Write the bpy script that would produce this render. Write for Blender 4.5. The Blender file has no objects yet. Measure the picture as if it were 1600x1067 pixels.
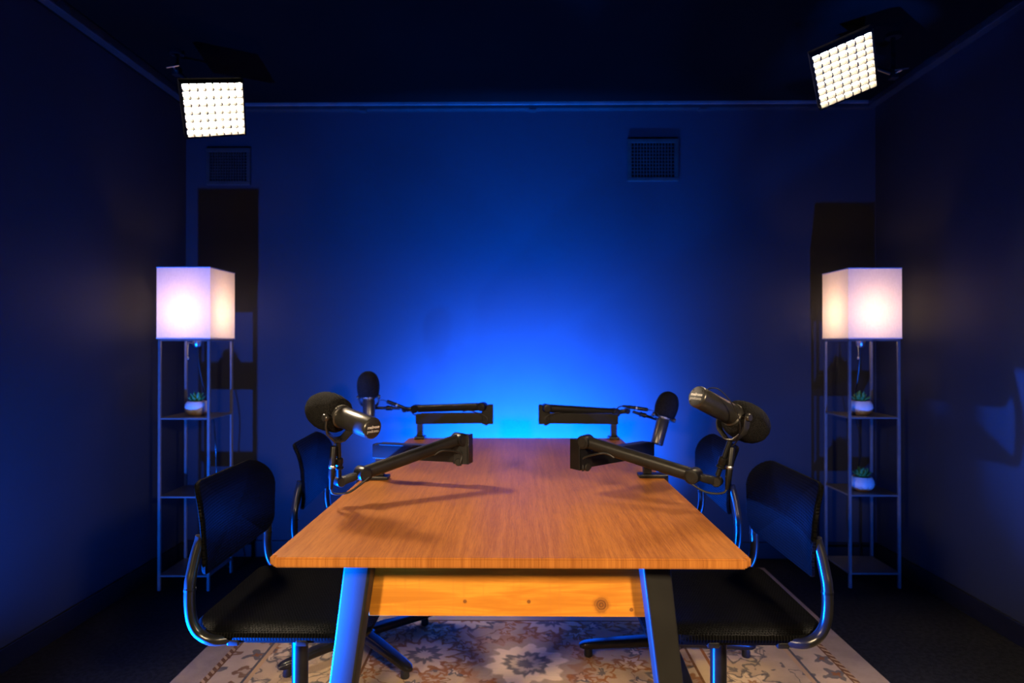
import bpy, bmesh, math, random
from mathutils import Vector, Matrix
random.seed(7)
S = bpy.context.scene
COL = S.collection
PI = math.pi
V = Vector
CZ = 1.18
FPX = 978.0


def at(px, py, d):
    """point of the room seen at pixel (px, py), d metres down the room"""
    return V((d * (px - 811) / FPX, d, CZ - d * (py - 538) / FPX))


# ------------------------------------------------------------------ materials
class NB:
    """small node builder: sockets with arithmetic"""
    def __init__(self, nt):
        self.nt = nt

    def new(self, t, **kw):
        n = self.nt.nodes.new(t)
        for k, v in kw.items():
            setattr(n, k, v)
        return n

    def link(self, a, b):
        self.nt.links.new(a, b)

    def m(self, op, a, b=None, c=None):
        n = self.nt.nodes.new('ShaderNodeMath')
        n.operation = op
        for i, x in enumerate((a, b, c)):
            if x is None:
                continue
            if isinstance(x, (int, float)):
                n.inputs[i].default_value = x
            else:
                self.nt.links.new(x, n.inputs[i])
        return n.outputs[0]

    def add(self, a, b): return self.m('ADD', a, b)
    def sub(self, a, b): return self.m('SUBTRACT', a, b)
    def mul(self, a, b): return self.m('MULTIPLY', a, b)
    def lt(self, a, b): return self.m('LESS_THAN', a, b)
    def gt(self, a, b): return self.m('GREATER_THAN', a, b)

    def band(self, x, lo, hi):
        return self.mul(self.gt(x, lo), self.lt(x, hi))

    def step(self, x, lo, hi):
        n = self.nt.nodes.new('ShaderNodeMapRange')
        n.interpolation_type = 'SMOOTHSTEP'
        n.inputs[1].default_value = lo
        n.inputs[2].default_value = hi
        self.nt.links.new(x, n.inputs[0])
        return n.outputs[0]

    def mix(self, f, a, b):
        n = self.nt.nodes.new('ShaderNodeMix')
        n.data_type = 'RGBA'
        for i, x in ((0, f), (6, a), (7, b)):
            if isinstance(x, tuple):
                n.inputs[i].default_value = (*x, 1)
            elif isinstance(x, (int, float)):
                n.inputs[i].default_value = x
            else:
                self.nt.links.new(x, n.inputs[i])
        return n.outputs[2]

    def coord(self, scale=(1, 1, 1), kind='Object'):
        tc = self.nt.nodes.new('ShaderNodeTexCoord')
        mp = self.nt.nodes.new('ShaderNodeMapping')
        mp.inputs['Scale'].default_value = scale
        self.nt.links.new(tc.outputs[kind], mp.inputs[0])
        return mp.outputs[0]

    def xyz(self, v):
        n = self.nt.nodes.new('ShaderNodeSeparateXYZ')
        self.nt.links.new(v, n.inputs[0])
        return n.outputs

    def noise(self, v, scale, detail=3, rough=.5, dist=0):
        n = self.nt.nodes.new('ShaderNodeTexNoise')
        n.inputs['Scale'].default_value = scale
        n.inputs['Detail'].default_value = detail
        n.inputs['Roughness'].default_value = rough
        n.inputs['Distortion'].default_value = dist
        self.nt.links.new(v, n.inputs['Vector'])
        return n.outputs[0]

    def bump(self, h, strength, dist=.002):
        n = self.nt.nodes.new('ShaderNodeBump')
        n.inputs['Strength'].default_value = strength
        n.inputs['Distance'].default_value = dist
        self.nt.links.new(h, n.inputs['Height'])
        return n.outputs[0]


def base_mat(name, color=(.5, .5, .5), rough=.5, metal=0., spec=.5):
    m = bpy.data.materials.new(name)
    m.use_nodes = True
    p = m.node_tree.nodes['Principled BSDF']
    p.inputs['Base Color'].default_value = (*color, 1)
    p.inputs['Roughness'].default_value = rough
    p.inputs['Metallic'].default_value = metal
    p.inputs['Specular IOR Level'].default_value = spec
    return m, NB(m.node_tree), p


def mottled(name, c1, c2, scale, rough=.5, metal=0., spec=.5, bump=0., bscale=None, bdist=.001):
    m, b, p = base_mat(name, c1, rough, metal, spec)
    co = b.coord()
    n = b.noise(co, scale, 4)
    b.link(b.mix(b.step(n, .35, .65), c1, c2), p.inputs['Base Color'])
    if bump:
        b.link(b.bump(b.noise(co, bscale or scale * 4, 2), bump, bdist), p.inputs['Normal'])
    return m


MAT = {}
MAT['wall'] = mottled('wall_paint', (.0225, .0265, .035), (.0255, .0295, .0385), 1.3, .62, 0, .25, .12, 160, .0008)
MAT['ceiling'] = mottled('ceiling_paint', (.0045, .0042, .004), (.0055, .005, .0045), 2, .9, 0, .02, .2, 90)
MAT['floor'] = mottled('dark_carpet', (.010, .010, .010), (.018, .018, .018), 60, .95, 0, .1, .5, 300, .003)
MAT['trim'] = mottled('dark_gloss_rail', (.028, .028, .028), (.034, .034, .034), 12, .25, 0, .6)
MAT['rail_lip'] = mottled('grey_rail_lip', (.11, .11, .11), (.14, .14, .14), 12, .4, 0, .5)
MAT['base'] = mottled('black_baseboard', (.006, .006, .006), (.008, .008, .008), 12, .5, 0, .3)
MAT['lamp_metal'] = mottled('dark_lamp_metal', (.11, .11, .11), (.13, .13, .13), 30, .35, 0, .6)
MAT['black_plastic'] = mottled('black_plastic', (.012, .012, .012), (.016, .016, .016), 30, .45, 0, .5)
MAT['arm_metal'] = mottled('satin_black_aluminium', (.009, .0085, .0075), (.012, .011, .010), 25, .38, .0, .32, .08, 600, .0004)
MAT['arm_dark'] = mottled('dark_joint_plastic', (.004, .004, .004), (.006, .006, .006), 25, .35, 0, .35)
MAT['mic_metal'] = mottled('dark_grey_enamel', (.085, .080, .072), (.10, .095, .085), 40, .30, .75, .5, .1, 700, .0003)
MAT['tube_metal'] = mottled('black_powdercoat_tube', (.008, .008, .008), (.011, .011, .011), 30, .28, .0, .45)
MAT['leg_paint'] = mottled('black_painted_leg', (.0115, .011, .0095), (.0145, .014, .012), 8, .40, 0, .3, .1, 200, .0005)
MAT['silver'] = mottled('brushed_silver', (.6, .58, .55), (.7, .68, .65), 60, .3, 1., .5)
MAT['rubber'] = mottled('cable_rubber', (.008, .008, .008), (.012, .012, .012), 40, .5)
MAT['cap'] = mottled('black_label_disc', (.014, .013, .012), (.018, .017, .016), 40, .5, 0, .5)
MAT['ink'] = mottled('white_print', (.85, .84, .82), (.8, .79, .78), 20, .5)
MAT['ink_thin'] = mottled('grey_print', (.55, .54, .52), (.5, .49, .48), 20, .5)
MAT['badge'] = mottled('pale_badge', (.55, .53, .5), (.05, .05, .05), 260, .45)
MAT['fabric_black'] = mottled('black_nylon', (.004, .004, .004), (.006, .006, .006), 80, .8, 0, .1)
MAT['vent'] = mottled('dark_vent_metal', (.03, .027, .024), (.04, .036, .032), 30, .45, 0, .5)
MAT['void'] = mottled('duct_dark', (.004, .004, .004), (.006, .006, .006), 30, .9, 0, .1)
MAT['leaf'] = mottled('succulent_leaf', (.05, .22, .05), (.10, .33, .07), 60, .45)
MAT['soil'] = mottled('dark_soil', (.02, .014, .01), (.05, .035, .02), 200, .95)


def mat_foam():
    m, b, p = base_mat('acoustic_foam', (.012, .012, .012), .95, 0, .15)
    co = b.coord()
    n = b.noise(co, 420, 2)
    b.link(b.mix(b.step(n, .4, .65), (.003, .003, .003), (.018, .0165, .015)), p.inputs['Base Color'])
    b.link(b.bump(n, .9, .003), p.inputs['Normal'])
    return m


def mat_perforated(name, axes):
    """black plastic with a staggered dot perforation; axes = which object coordinates carry it"""
    m, b, p = base_mat(name, (.012, .012, .012), .4, 0, .015)
    s = b.xyz(b.coord())
    u, v = s[axes[0]], s[axes[1]]
    pitch = .0075
    uu = b.m('DIVIDE', u, pitch)
    vv = b.m('DIVIDE', v, pitch)
    row = b.m('FLOOR', vv)
    odd = b.m('MULTIPLY', b.m('MODULO', b.m('ABSOLUTE', row), 2), .5)
    fu = b.sub(b.m('FRACT', b.add(uu, odd)), .5)
    fv = b.sub(b.m('FRACT', vv), .5)
    r = b.m('SQRT', b.add(b.mul(fu, fu), b.mul(fv, fv)))
    hole = b.sub(1, b.step(r, .24, .36))
    b.link(b.mix(hole, (.0035, .0035, .0033), (.001, .001, .001)), p.inputs['Base Color'])
    b.link(b.bump(b.sub(1, hole), .35, .0015), p.inputs['Normal'])
    rr = b.add(.36, b.mul(hole, .3))
    b.link(rr, p.inputs['Roughness'])
    return m


def mat_teak():
    m, b, p = base_mat('teak_veneer', (.4, .2, .08), .42, 0, .08)
    co = b.coord((48, 1.6, 1))
    n1 = b.noise(co, 1.6, 6, .6, .5)
    co2 = b.coord((230, 8, 1))
    n2 = b.noise(co2, 2.2, 4, .7, .2)
    co3 = b.coord((3, .5, 1))
    n3 = b.noise(co3, 1.3, 2)
    f = b.add(b.mul(n1, .34), b.add(b.mul(n2, .50), b.mul(n3, .24)))
    c = b.mix(b.step(f, .38, .70), (.21, .068, .014), (.40, .150, .030))
    # short dark pores
    po = b.noise(b.coord((420, 16, 1)), 2.0, 2, .5)
    c = b.mix(b.mul(b.step(po, .60, .72), .5), c, (.12, .045, .016))
    b.link(c, p.inputs['Base Color'])
    b.link(b.add(.36, b.mul(n2, .16)), p.inputs['Roughness'])
    b.link(b.bump(n2, .12, .001), p.inputs['Normal'])
    return m


def mat_pine(axis):
    """axis 0: board runs along x, 1: along y"""
    m, b, p = base_mat('pine_board', (.6, .3, .08), .5, 0, .35)
    sc = (1.2, 1.2, 16)
    co = b.coord(sc)
    n = b.noise(co, 3.0, 5, .6, .9)
    saw = b.noise(b.coord((55, 55, .6)), 1.6, 2)
    c = b.mix(b.step(n, .35, .68), (.42, .145, .010), (.60, .235, .020))
    c = b.mix(b.mul(b.step(saw, .52, .7), .35), c, (.42, .15, .016))
    s = b.xyz(b.coord())
    u, w = s[axis], s[2]
    for (kx, kz, kr) in ((.215, -.052, .016), (-.095, -.045, .004), (.05, -.045, .0042), (.283, -.062, .004)):
        dx = b.sub(u, kx)
        dz = b.sub(w, kz)
        r = b.m('SQRT', b.add(b.mul(dx, dx), b.mul(dz, dz)))
        r = b.add(r, b.mul(b.sub(b.noise(b.coord(), 60, 2), .5), kr * .6))
        rings = b.m('ABSOLUTE', b.m('SINE', b.mul(r, 500)))
        c = b.mix(b.mul(b.sub(1, b.step(r, kr * .5, kr * 1.6)), b.add(.55, b.mul(rings, .4))), c, (.10, .032, .008))
    b.link(c, p.inputs['Base Color'])
    return m


def mat_rug(hx, hy):
    m, b, p = base_mat('woven_oriental_rug', (.4, .33, .26), .95, 0, .1)
    co = b.coord()
    warp = b.nt.nodes.new('ShaderNodeTexNoise')
    warp.inputs['Scale'].default_value = 17
    warp.inputs['Detail'].default_value = 5
    b.link(co, warp.inputs['Vector'])
    sc = b.new('ShaderNodeVectorMath', operation='MULTIPLY_ADD')
    b.link(warp.outputs['Color'], sc.inputs[0])
    sc.inputs[1].default_value = (.062, .062, 0)
    b.link(co, sc.inputs[2])
    cw = sc.outputs[0]
    s = b.xyz(co)
    w = b.xyz(cw)
    ax = b.m('ABSOLUTE', s[0])
    ay = b.m('ABSOLUTE', s[1])
    e = b.m('MINIMUM', b.sub(hx, ax), b.sub(hy, ay))
    taupe, beige, cream = (.30, .245, .205), (.40, .325, .255), (.60, .50, .38)
    rust, brown, slate = (.25, .105, .032), (.15, .075, .03), (.085, .09, .105)
    # worn ground
    wear = b.noise(b.coord(), 5.5, 6, .65)
    c = b.mix(b.step(wear, .35, .65), (.33, .26, .20), (.43, .345, .26))
    c = b.mix(b.mul(b.step(b.noise(co, 2.1, 4), .5, .66), .6), c, (.24, .225, .215))

    def flowers(c, scale, rnd, n, r0, amp, rows, off):
        """rows: (scale of radius, colour) from outside in"""
        vo = b.new('ShaderNodeTexVoronoi', voronoi_dimensions='2D', feature='F1')
        vo.inputs['Scale'].default_value = scale
        vo.inputs['Randomness'].default_value = rnd
        sh = b.new('ShaderNodeVectorMath', operation='ADD')
        b.link(cw, sh.inputs[0])
        sh.inputs[1].default_value = off
        b.link(sh.outputs[0], vo.inputs['Vector'])
        d = b.new('ShaderNodeVectorMath', operation='SUBTRACT')
        b.link(sh.outputs[0], d.inputs[0])
        b.link(vo.outputs['Position'], d.inputs[1])
        q = b.xyz(d.outputs[0])
        ang = b.m('ARCTAN2', q[1], q[0])
        r = b.m('SQRT', b.add(b.mul(q[0], q[0]), b.mul(q[1], q[1])))
        pet = b.add(r0, b.mul(b.m('SINE', b.mul(ang, n)), amp))
        rel = b.m('DIVIDE', r, pet)
        hue = b.xyz(vo.outputs['Color'])[0]
        for k, col, col2 in rows:
            cc = b.mix(b.gt(hue, .55), col, col2)
            c = b.mix(b.mul(b.sub(1, b.step(rel, k - .07, k + .07)), .85), c, cc)
        return c

    field = c
    # vines
    vn = b.noise(cw, 6.0, 2, .5, 1.2)
    vine = b.sub(1, b.step(b.m('ABSOLUTE', b.sub(vn, .5)), .008, .022))
    field = b.mix(b.mul(vine, .75), field, brown)
    field = flowers(field, 9.0, .9, 5, .030, .010, ((1.0, rust, slate), (.55, beige, cream)), (3.1, 1.7, 0))
    field = flowers(field, 5.2, .8, 7, .055, .014, ((1.0, rust, rust), (.72, cream, beige), (.35, rust, slate)), (.4, .9, 0))
    field = flowers(field, 2.3, .55, 12, .115, .020, ((1.18, rust, slate), (.95, cream, cream), (.55, slate, rust), (.25, cream, beige)), (0, 0, 0))

    def medallion(c, cx, cy, R):
        qx = b.sub(w[0], cx)
        qy = b.sub(w[1], cy)
        ang = b.m('ARCTAN2', qy, qx)
        r = b.m('SQRT', b.add(b.mul(qx, qx), b.mul(qy, qy)))
        j = b.add(1, b.add(b.mul(b.m('SINE', b.mul(ang, 14)), .10), b.mul(b.m('SINE', b.mul(ang, 6)), .08)))
        rel = b.m('DIVIDE', r, b.mul(j, R))
        for k, col, a in ((1.75, rust, .55), (1.35, (.36, .30, .23), .8), (1.0, (.66, .56, .42), 1.), (.60, slate, .9), (.40, (.5, .43, .33), .9), (.22, slate, .9)):
            c = b.mix(b.mul(b.sub(1, b.step(rel, k - .07, k + .07)), a), c, col)
        return c
    for cy in (-.35, .58, -1.28):
        field = medallion(field, 0.02, cy, .135)

    border = flowers(b.mix(b.step(wear, .3, .7), (.36, .29, .225), (.46, .375, .29)), 3.4, .35, 9, .085, .018,
                     ((1.15, slate, brown), (.95, cream, beige), (.45, rust, slate), (.2, cream, cream)), (1.0, 2.0, 0))
    border = b.mix(b.mul(vine, .8), border, slate)
    narrow = flowers(b.mix(b.step(wear, .3, .7), (.40, .33, .26), (.50, .41, .32)), 8.5, .2, 4, .034, .012,
                     ((1.0, slate, brown), (.4, rust, beige)), (.3, .2, 0))
    outer = b.mix(b.step(wear, .3, .7), (.27, .225, .19), (.36, .30, .255))
    bead = b.gt(b.m('SINE', b.mul(b.add(s[0], s[1]), 190)), .2)
    col = outer
    col = b.mix(b.gt(e, .105), col, b.mix(bead, brown, (.42, .30, .17)))
    col = b.mix(b.gt(e, .124), col, brown)
    col = b.mix(b.gt(e, .130), col, narrow)
    col = b.mix(b.gt(e, .245), col, slate)
    col = b.mix(b.gt(e, .255), col, (.42, .30, .18))
    col = b.mix(b.gt(e, .272), col, border)
    col = b.mix(b.gt(e, .58), col, rust)
    col = b.mix(b.gt(e, .592), col, (.44, .36, .27))
    col = b.mix(b.gt(e, .64), col, brown)
    col = b.mix(b.gt(e, .65), col, field)
    # worn pile streaks
    st = b.noise(b.coord((3, 90, 1)), 2.5, 3)
    col = b.mix(b.mul(b.step(st, .5, .75), .35), col, (.34, .285, .235))
    tint = b.new('ShaderNodeMix', data_type='RGBA', blend_type='MULTIPLY')
    tint.inputs[0].default_value = 1
    tint.inputs[7].default_value = (1.10, .96, .73, 1)
    b.link(col, tint.inputs[6])
    b.link(tint.outputs[2], p.inputs['Base Color'])
    b.link(b.bump(b.noise(b.coord((260, 260, 1)), 1.0, 1), .5, .002), p.inputs['Normal'])
    return m


def mat_pot():
    m, b, p = base_mat('glazed_pot', (.7, .68, .64), .4, 0, .4)
    co = b.coord()
    n = b.noise(co, 55, 4, .6)
    z = b.xyz(co)[2]
    lim = b.add(z, b.mul(b.sub(n, .5), .05))
    c = b.mix(b.sub(1, b.step(lim, .008, .03)), (.72, .69, .64), (.42, .25, .13))
    c = b.mix(b.mul(b.step(n, .55, .7), .45), c, (.45, .40, .36))
    b.link(c, p.inputs['Base Color'])
    return m


def mat_shade():
    m = bpy.data.materials.new('linen_lamp_shade')
    m.use_nodes = True
    nt = m.node_tree
    b = NB(nt)
    nt.nodes.remove(nt.nodes['Principled BSDF'])
    out = nt.nodes['Material Output']
    d = b.new('ShaderNodeBsdfDiffuse')
    t = b.new('ShaderNodeBsdfTranslucent')
    mx = b.new('ShaderNodeMixShader')
    mx.inputs[0].default_value = .5
    co = b.coord()
    w1 = b.noise(b.coord((500, 500, 40)), 1.2, 2)
    w2 = b.noise(b.coord((60, 60, 600)), 1.2, 2)
    f = b.mul(b.add(w1, w2), .5)
    c = b.mix(b.step(f, .3, .7), (.78, .76, .74), (.9, .88, .86))
    b.link(c, d.inputs[0])
    b.link(c, t.inputs[0])
    b.link(d.outputs[0], mx.inputs[1])
    b.link(t.outputs[0], mx.inputs[2])
    b.link(mx.outputs[0], out.inputs[0])
    return m


def mat_emit(name, color, strength):
    m = bpy.data.materials.new(name)
    m.use_nodes = True
    p = m.node_tree.nodes['Principled BSDF']
    p.inputs['Base Color'].default_value = (.8, .8, .8, 1)
    p.inputs['Emission Color'].default_value = (*color, 1)
    p.inputs['Emission Strength'].default_value = strength
    return m


MAT['foam'] = mat_foam()
MAT['perf_seat'] = mat_perforated('perforated_seat_plastic', (0, 1))
MAT['perf_back'] = mat_perforated('perforated_back_plastic', (1, 2))
MAT['teak'] = mat_teak()
MAT['pine_x'] = mat_pine(0)
MAT['pine_y'] = mat_pine(1)
RUG_HX, RUG_HY = 1.2475, 1.55
MAT['rug'] = mat_rug(RUG_HX, RUG_HY)
MAT['pot'] = mat_pot()
MAT['shade'] = mat_shade()
MAT['grid'] = mottled('grid_fabric', (.003, .0027, .0023), (.004, .0035, .003), 60, .9, 0, .1)
MAT['diffuser'] = mat_emit('lit_diffusion_cloth', (1.0, .80, .56), 450.0)
MAT['bulb'] = mat_emit('lit_bulb', (1.0, .62, .34), 30.0)
MAT['led'] = mat_emit('blue_indicator', (.1, .5, 1.0), 2.0)


# ------------------------------------------------------------------ geometry helpers
BOXED = [False]


def link(o, parent=None):
    COL.objects.link(o)
    if parent is not None:
        o.parent = parent
    return o


def root_loc(p):
    l = V((0, 0, 0))
    while p is not None:
        l += p.location
        p = p.parent
    return l


def obj(name, bm, mat, parent=None, world=False, angle=40, loc=None):
    """one mesh object; world=True: bm holds room coordinates"""
    if world and parent is not None:
        bmesh.ops.translate(bm, verts=bm.verts, vec=-root_loc(parent))
    bmesh.ops.recalc_face_normals(bm, faces=bm.faces)
    me = bpy.data.meshes.new(name)
    bm.to_mesh(me)
    bm.free()
    me.polygons.foreach_set('use_smooth', [True] * len(me.polygons))
    me.set_sharp_from_angle(angle=math.radians(angle))
    me.materials.append(MAT[mat] if isinstance(mat, str) else mat)
    o = bpy.data.objects.new(name, me)
    if BOXED[0]:                      # flat panels keep flat shading next to their rounded edges
        wn = o.modifiers.new('weighted_normals', 'WEIGHTED_NORMAL')
        wn.keep_sharp = True
    BOXED[0] = False
    if loc is not None:
        o.location = loc
    return link(o, parent)


def thing(name, label, cat, loc=(0, 0, 0), group=None, rot=(0, 0, 0)):
    o = bpy.data.objects.new(name, None)
    o.empty_display_size = .05
    o.location = loc
    o.rotation_euler = rot
    link(o)
    tag(o, label, cat, group)
    return o


def tag(o, label, cat, group=None):
    o['label'] = label
    o['category'] = cat
    if group:
        o['group'] = group
    return o


def struct(name, bm, mat, label=None, cat=None):
    o = obj(name, bm, mat)
    o['kind'] = 'structure'
    if label:
        o['label'] = label
    if cat:
        o['category'] = cat
    return o


def dup(root, loc, label, rot=None):
    """copy a thing, its parts and their sub-parts"""
    def rec(o, parent):
        c = o.copy()
        COL.objects.link(c)
        if parent is not None:
            c.parent = parent
        for ch in [k for k in bpy.data.objects if k.parent == o]:
            rec(ch, c)
        return c
    r = rec(root, None)
    r.location = loc
    if rot is not None:
        r.rotation_euler = rot
    r['label'] = label
    return r


def BM():
    return bmesh.new()


def box(bm, lo, hi, bevel=0, seg=2, mat=None):
    BOXED[0] = True
    lo, hi = V(lo), V(hi)
    r = bmesh.ops.create_cube(bm, size=1)
    vs = r['verts']
    c = (lo + hi) / 2
    d = hi - lo
    for v in vs:
        v.co = V((v.co.x * d.x, v.co.y * d.y, v.co.z * d.z)) + c
    if bevel:
        es = list({e for v in vs for e in v.link_edges})
        r2 = bmesh.ops.bevel(bm, geom=es, offset=bevel, segments=seg, affect='EDGES', profile=.5)
        vs = list({v for f in r2['faces'] for v in f.verts} | {v for v in vs if v.is_valid})
    if mat is not None:
        for v in vs:
            v.co = mat @ v.co
    return vs


def frame_from(zdir, hint=(0, 0, 1)):
    z = V(zdir).normalized()
    h = V(hint)
    if abs(z.dot(h.normalized())) > .98:
        h = V((1, 0, 0))
    x = h.cross(z).normalized()
    y = z.cross(x)
    return x, y, z


def mat_of(x, y, z, o):
    return Matrix(((x.x, y.x, z.x, o.x), (x.y, y.y, z.y, o.y), (x.z, y.z, z.z, o.z), (0, 0, 0, 1)))


def sweep(bm, pts, prof, hint=(0, 0, 1), cap=True, scales=None):
    """sweep a closed 2-D profile along a polyline with a steady frame"""
    pts = [V(p) for p in pts]
    n = len(pts)
    tang = []
    for i in range(n):
        a = pts[max(0, i - 1)]
        c = pts[min(n - 1, i + 1)]
        tang.append((c - a).normalized())
    x, y, z = frame_from(tang[0], hint)
    rings = []
    for i in range(n):
        if i:
            q = tang[i - 1].rotation_difference(tang[i])
            x = q @ x
            y = q @ y
            x = (x - tang[i] * x.dot(tang[i])).normalized()
            y = tang[i].cross(x)
        s = scales[i] if scales else 1
        rings.append([bm.verts.new(pts[i] + x * (u * s) + y * (w * s)) for u, w in prof])
    m = len(prof)
    for i in range(n - 1):
        for k in range(m):
            bm.faces.new((rings[i][k], rings[i][(k + 1) % m], rings[i + 1][(k + 1) % m], rings[i + 1][k]))
    if cap:
        bm.faces.new(rings[0][::-1])
        bm.faces.new(rings[-1])


def circ(r, n=14, sy=1.0):
    return [(r * math.cos(2 * PI * k / n), r * sy * math.sin(2 * PI * k / n)) for k in range(n)]


def rrect(w, h, r, n=4):
    """closed rounded rectangle profile"""
    out = []
    for cx, cy, a0 in ((w / 2 - r, h / 2 - r, 0), (-w / 2 + r, h / 2 - r, PI / 2), (-w / 2 + r, -h / 2 + r, PI), (w / 2 - r, -h / 2 + r, 1.5 * PI)):
        for k in range(n + 1):
            a = a0 + k * PI / 2 / n
            out.append((cx + r * math.cos(a), cy + r * math.sin(a)))
    return out


def smooth_path(pts, n=6):
    """Catmull-Rom through the points"""
    p = [V(q) for q in pts]
    p = [p[0] * 2 - p[1]] + p + [p[-1] * 2 - p[-2]]
    out = []
    for i in range(1, len(p) - 2):
        for k in range(n):
            t = k / n
            a, b, c, d = p[i - 1], p[i], p[i + 1], p[i + 2]
            out.append(.5 * ((2 * b) + (c - a) * t + (2 * a - 5 * b + 4 * c - d) * t * t + (3 * b - a - 3 * c + d) * t ** 3))
    out.append(p[-2])
    return out


def tube(bm, pts, r, n=12, smooth=0):
    if smooth:
        pts = smooth_path(pts, smooth)
    sweep(bm, pts, circ(r, n))


def lathe(bm, prof, origin, axis, seg=32):
    """prof: (radius, height along axis); ends closed"""
    x, y, z = frame_from(axis)
    o = V(origin)
    rings = []
    for r, h in prof:
        if r < 1e-6:
            rings.append([bm.verts.new(o + z * h)])
        else:
            rings.append([bm.verts.new(o + z * h + x * (r * math.cos(2 * PI * k / seg)) + y * (r * math.sin(2 * PI * k / seg))) for k in range(seg)])
    for a, c in zip(rings, rings[1:]):
        for k in range(seg):
            k2 = (k + 1) % seg
            if len(a) == 1 and len(c) == 1:
                break
            if len(a) == 1:
                bm.faces.new((a[0], c[k], c[k2]))
            elif len(c) == 1:
                bm.faces.new((a[k], c[0], a[k2]))
            else:
                bm.faces.new((a[k], a[k2], c[k2], c[k]))
    for ring in (rings[0], rings[-1]):
        if len(ring) > 1:
            bm.faces.new(ring)


def shell(bm, outline, func, thick, rings=12):
    """solid curved panel: outline is a closed 2-D loop round its centre, func maps 2-D to 3-D"""
    cx = sum(p[0] for p in outline) / len(outline)
    cy = sum(p[1] for p in outline) / len(outline)
    n = len(outline)
    e = 1e-3

    def nrm(u, v):
        a = func(u + e, v) - func(u - e, v)
        c = func(u, v + e) - func(u, v - e)
        return a.cross(c).normalized()

    def layer(off, smax):
        rr = [[bm.verts.new(func(cx, cy) + nrm(cx, cy) * off)]]
        for i in range(1, rings + 1):
            s = smax * (1 - (1 - i / rings) ** 1.4)
            rr.append([bm.verts.new(func(cx + (p[0] - cx) * s, cy + (p[1] - cy) * s) + nrm(cx + (p[0] - cx) * s, cy + (p[1] - cy) * s) * off) for p in outline])
        return rr
    top = layer(thick / 2, .975)
    mid1 = [bm.verts.new(func(*p) + nrm(*p) * thick * .22) for p in outline]
    mid2 = [bm.verts.new(func(*p) - nrm(*p) * thick * .22) for p in outline]
    bot = layer(-thick / 2, .975)
    for rr in (top, bot):
        for k in range(n):
            bm.faces.new((rr[0][0], rr[1][k], rr[1][(k + 1) % n]))
        for a, c in zip(rr[1:], rr[2:]):
            for k in range(n):
                bm.faces.new((a[k], a[(k + 1) % n], c[(k + 1) % n], c[k]))
    seq = [top[-1], mid1, mid2, bot[-1]]
    for a, c in zip(seq, seq[1:]):
        for k in range(n):
            bm.faces.new((a[k], a[(k + 1) % n], c[(k + 1) % n], c[k]))


# ------------------------------------------------------------------ the room
XL, XR, YB, YF, ZC = -1.862, 1.969, 3.476, -1.6, 2.50
T = .12
b = BM(); box(b, (XL - T, YF - T, -.1), (XR + T, YB + T, 0)); struct('floor', b, 'floor')
b = BM(); box(b, (XL - T, YF - T, ZC), (XR + T, YB + T, ZC + .1)); struct('ceiling', b, 'ceiling')
b = BM(); box(b, (XL - T, YF - T, 0), (XL, YB + T, ZC)); struct('wall_left', b, 'wall')
b = BM(); box(b, (XR, YF - T, 0), (XR + T, YB + T, ZC)); struct('wall_right', b, 'wall')
b = BM(); box(b, (XL, YB, 0), (XR, YB + T, ZC)); struct('wall_back', b, 'wall')
b = BM(); box(b, (XL, YF - T, 0), (XR, YF, ZC)); struct('wall_front', b, 'wall')
b = BM(); box(b, (XL, YB - .014, 0), (XR, YB, .09), .004); struct('baseboard_back', b, 'base')
b = BM(); box(b, (XL, YF, 0), (XL + .014, YB - .014, .09), .004); struct('baseboard_left', b, 'base')
b = BM(); box(b, (XR - .014, YF, 0), (XR, YB - .014, .09), .004); struct('baseboard_right', b, 'base')


def track(lo, hi, axis):
    """ceiling rail: a channel with two lips and small brackets"""
    b = BM()
    lo, hi = V(lo), V(hi)
    box(b, lo, hi, .006)
    L = hi[axis] - lo[axis]
    for k in range(1, 4):
        q = lo[axis] + L * k / 4
        a, c = lo.copy(), hi.copy()
        a[axis], c[axis] = q - .02, q + .02
        a.z, c.z = lo.z - .006, lo.z + .004
        box(b, a, c, .002)
    return b


struct('trim_1', track((XL + .08, YB - .075, 2.462), (XR - .04, YB - .03, ZC), 0), 'trim')
b = BM(); box(b, (XL + .08, YB - .080, 2.483), (XR - .04, YB - .074, 2.4995), .001, 1); struct('trim_4', b, 'rail_lip')
struct('trim_2', track((XL + .075, YF + .1, 2.455), (XL + .12, YB - .08, ZC), 1), 'trim')
struct('trim_3', track((XR - .085, YF + .1, 2.462), (XR - .04, YB - .08, ZC), 1), 'trim')


# ------------------------------------------------------------------ vents on the back wall
def vent(px0, px1, py0, py1, label):
    a = at(px0, py1, YB)
    c = at(px1, py0, YB)
    w, h = c.x - a.x, c.z - a.z
    t = thing('air_vent', label, 'vent', ((a.x + c.x) / 2, YB, a.z), 'wall vents')
    fr = .022
    b = BM()
    for lo, hi in (((-w / 2, -.014, 0), (w / 2, 0, fr)), ((-w / 2, -.014, h - fr), (w / 2, 0, h)),
                   ((-w / 2, -.014, fr), (-w / 2 + fr, 0, h - fr)), ((w / 2 - fr, -.014, fr), (w / 2, 0, h - fr))):
        box(b, lo, hi, .003)
    obj('frame', b, 'vent', t)
    b = BM(); box(b, (-w / 2 + fr, -.003, fr), (w / 2 - fr, -.0005, h - fr)); obj('backing', b, 'void', t)
    b = BM()
    n = 14
    for k in range(1, n):
        x = -w / 2 + fr + (w - 2 * fr) * k / n
        box(b, (x - .002, -.012, fr), (x + .002, -.003, h - fr))
    for k in range(1, 10):
        z = fr + (h - 2 * fr) * k / 10
        box(b, (-w / 2 + fr, -.0105, z - .0015), (w / 2 - fr, -.004, z + .0015))
    obj('grille', b, 'vent', t)
    return t


vent(980, 1059, 218, 284, 'square dark metal air vent high on the back wall, right of centre')
vent(320, 390, 230, 288, 'square dark metal air vent on the back wall below the left softbox')

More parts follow.
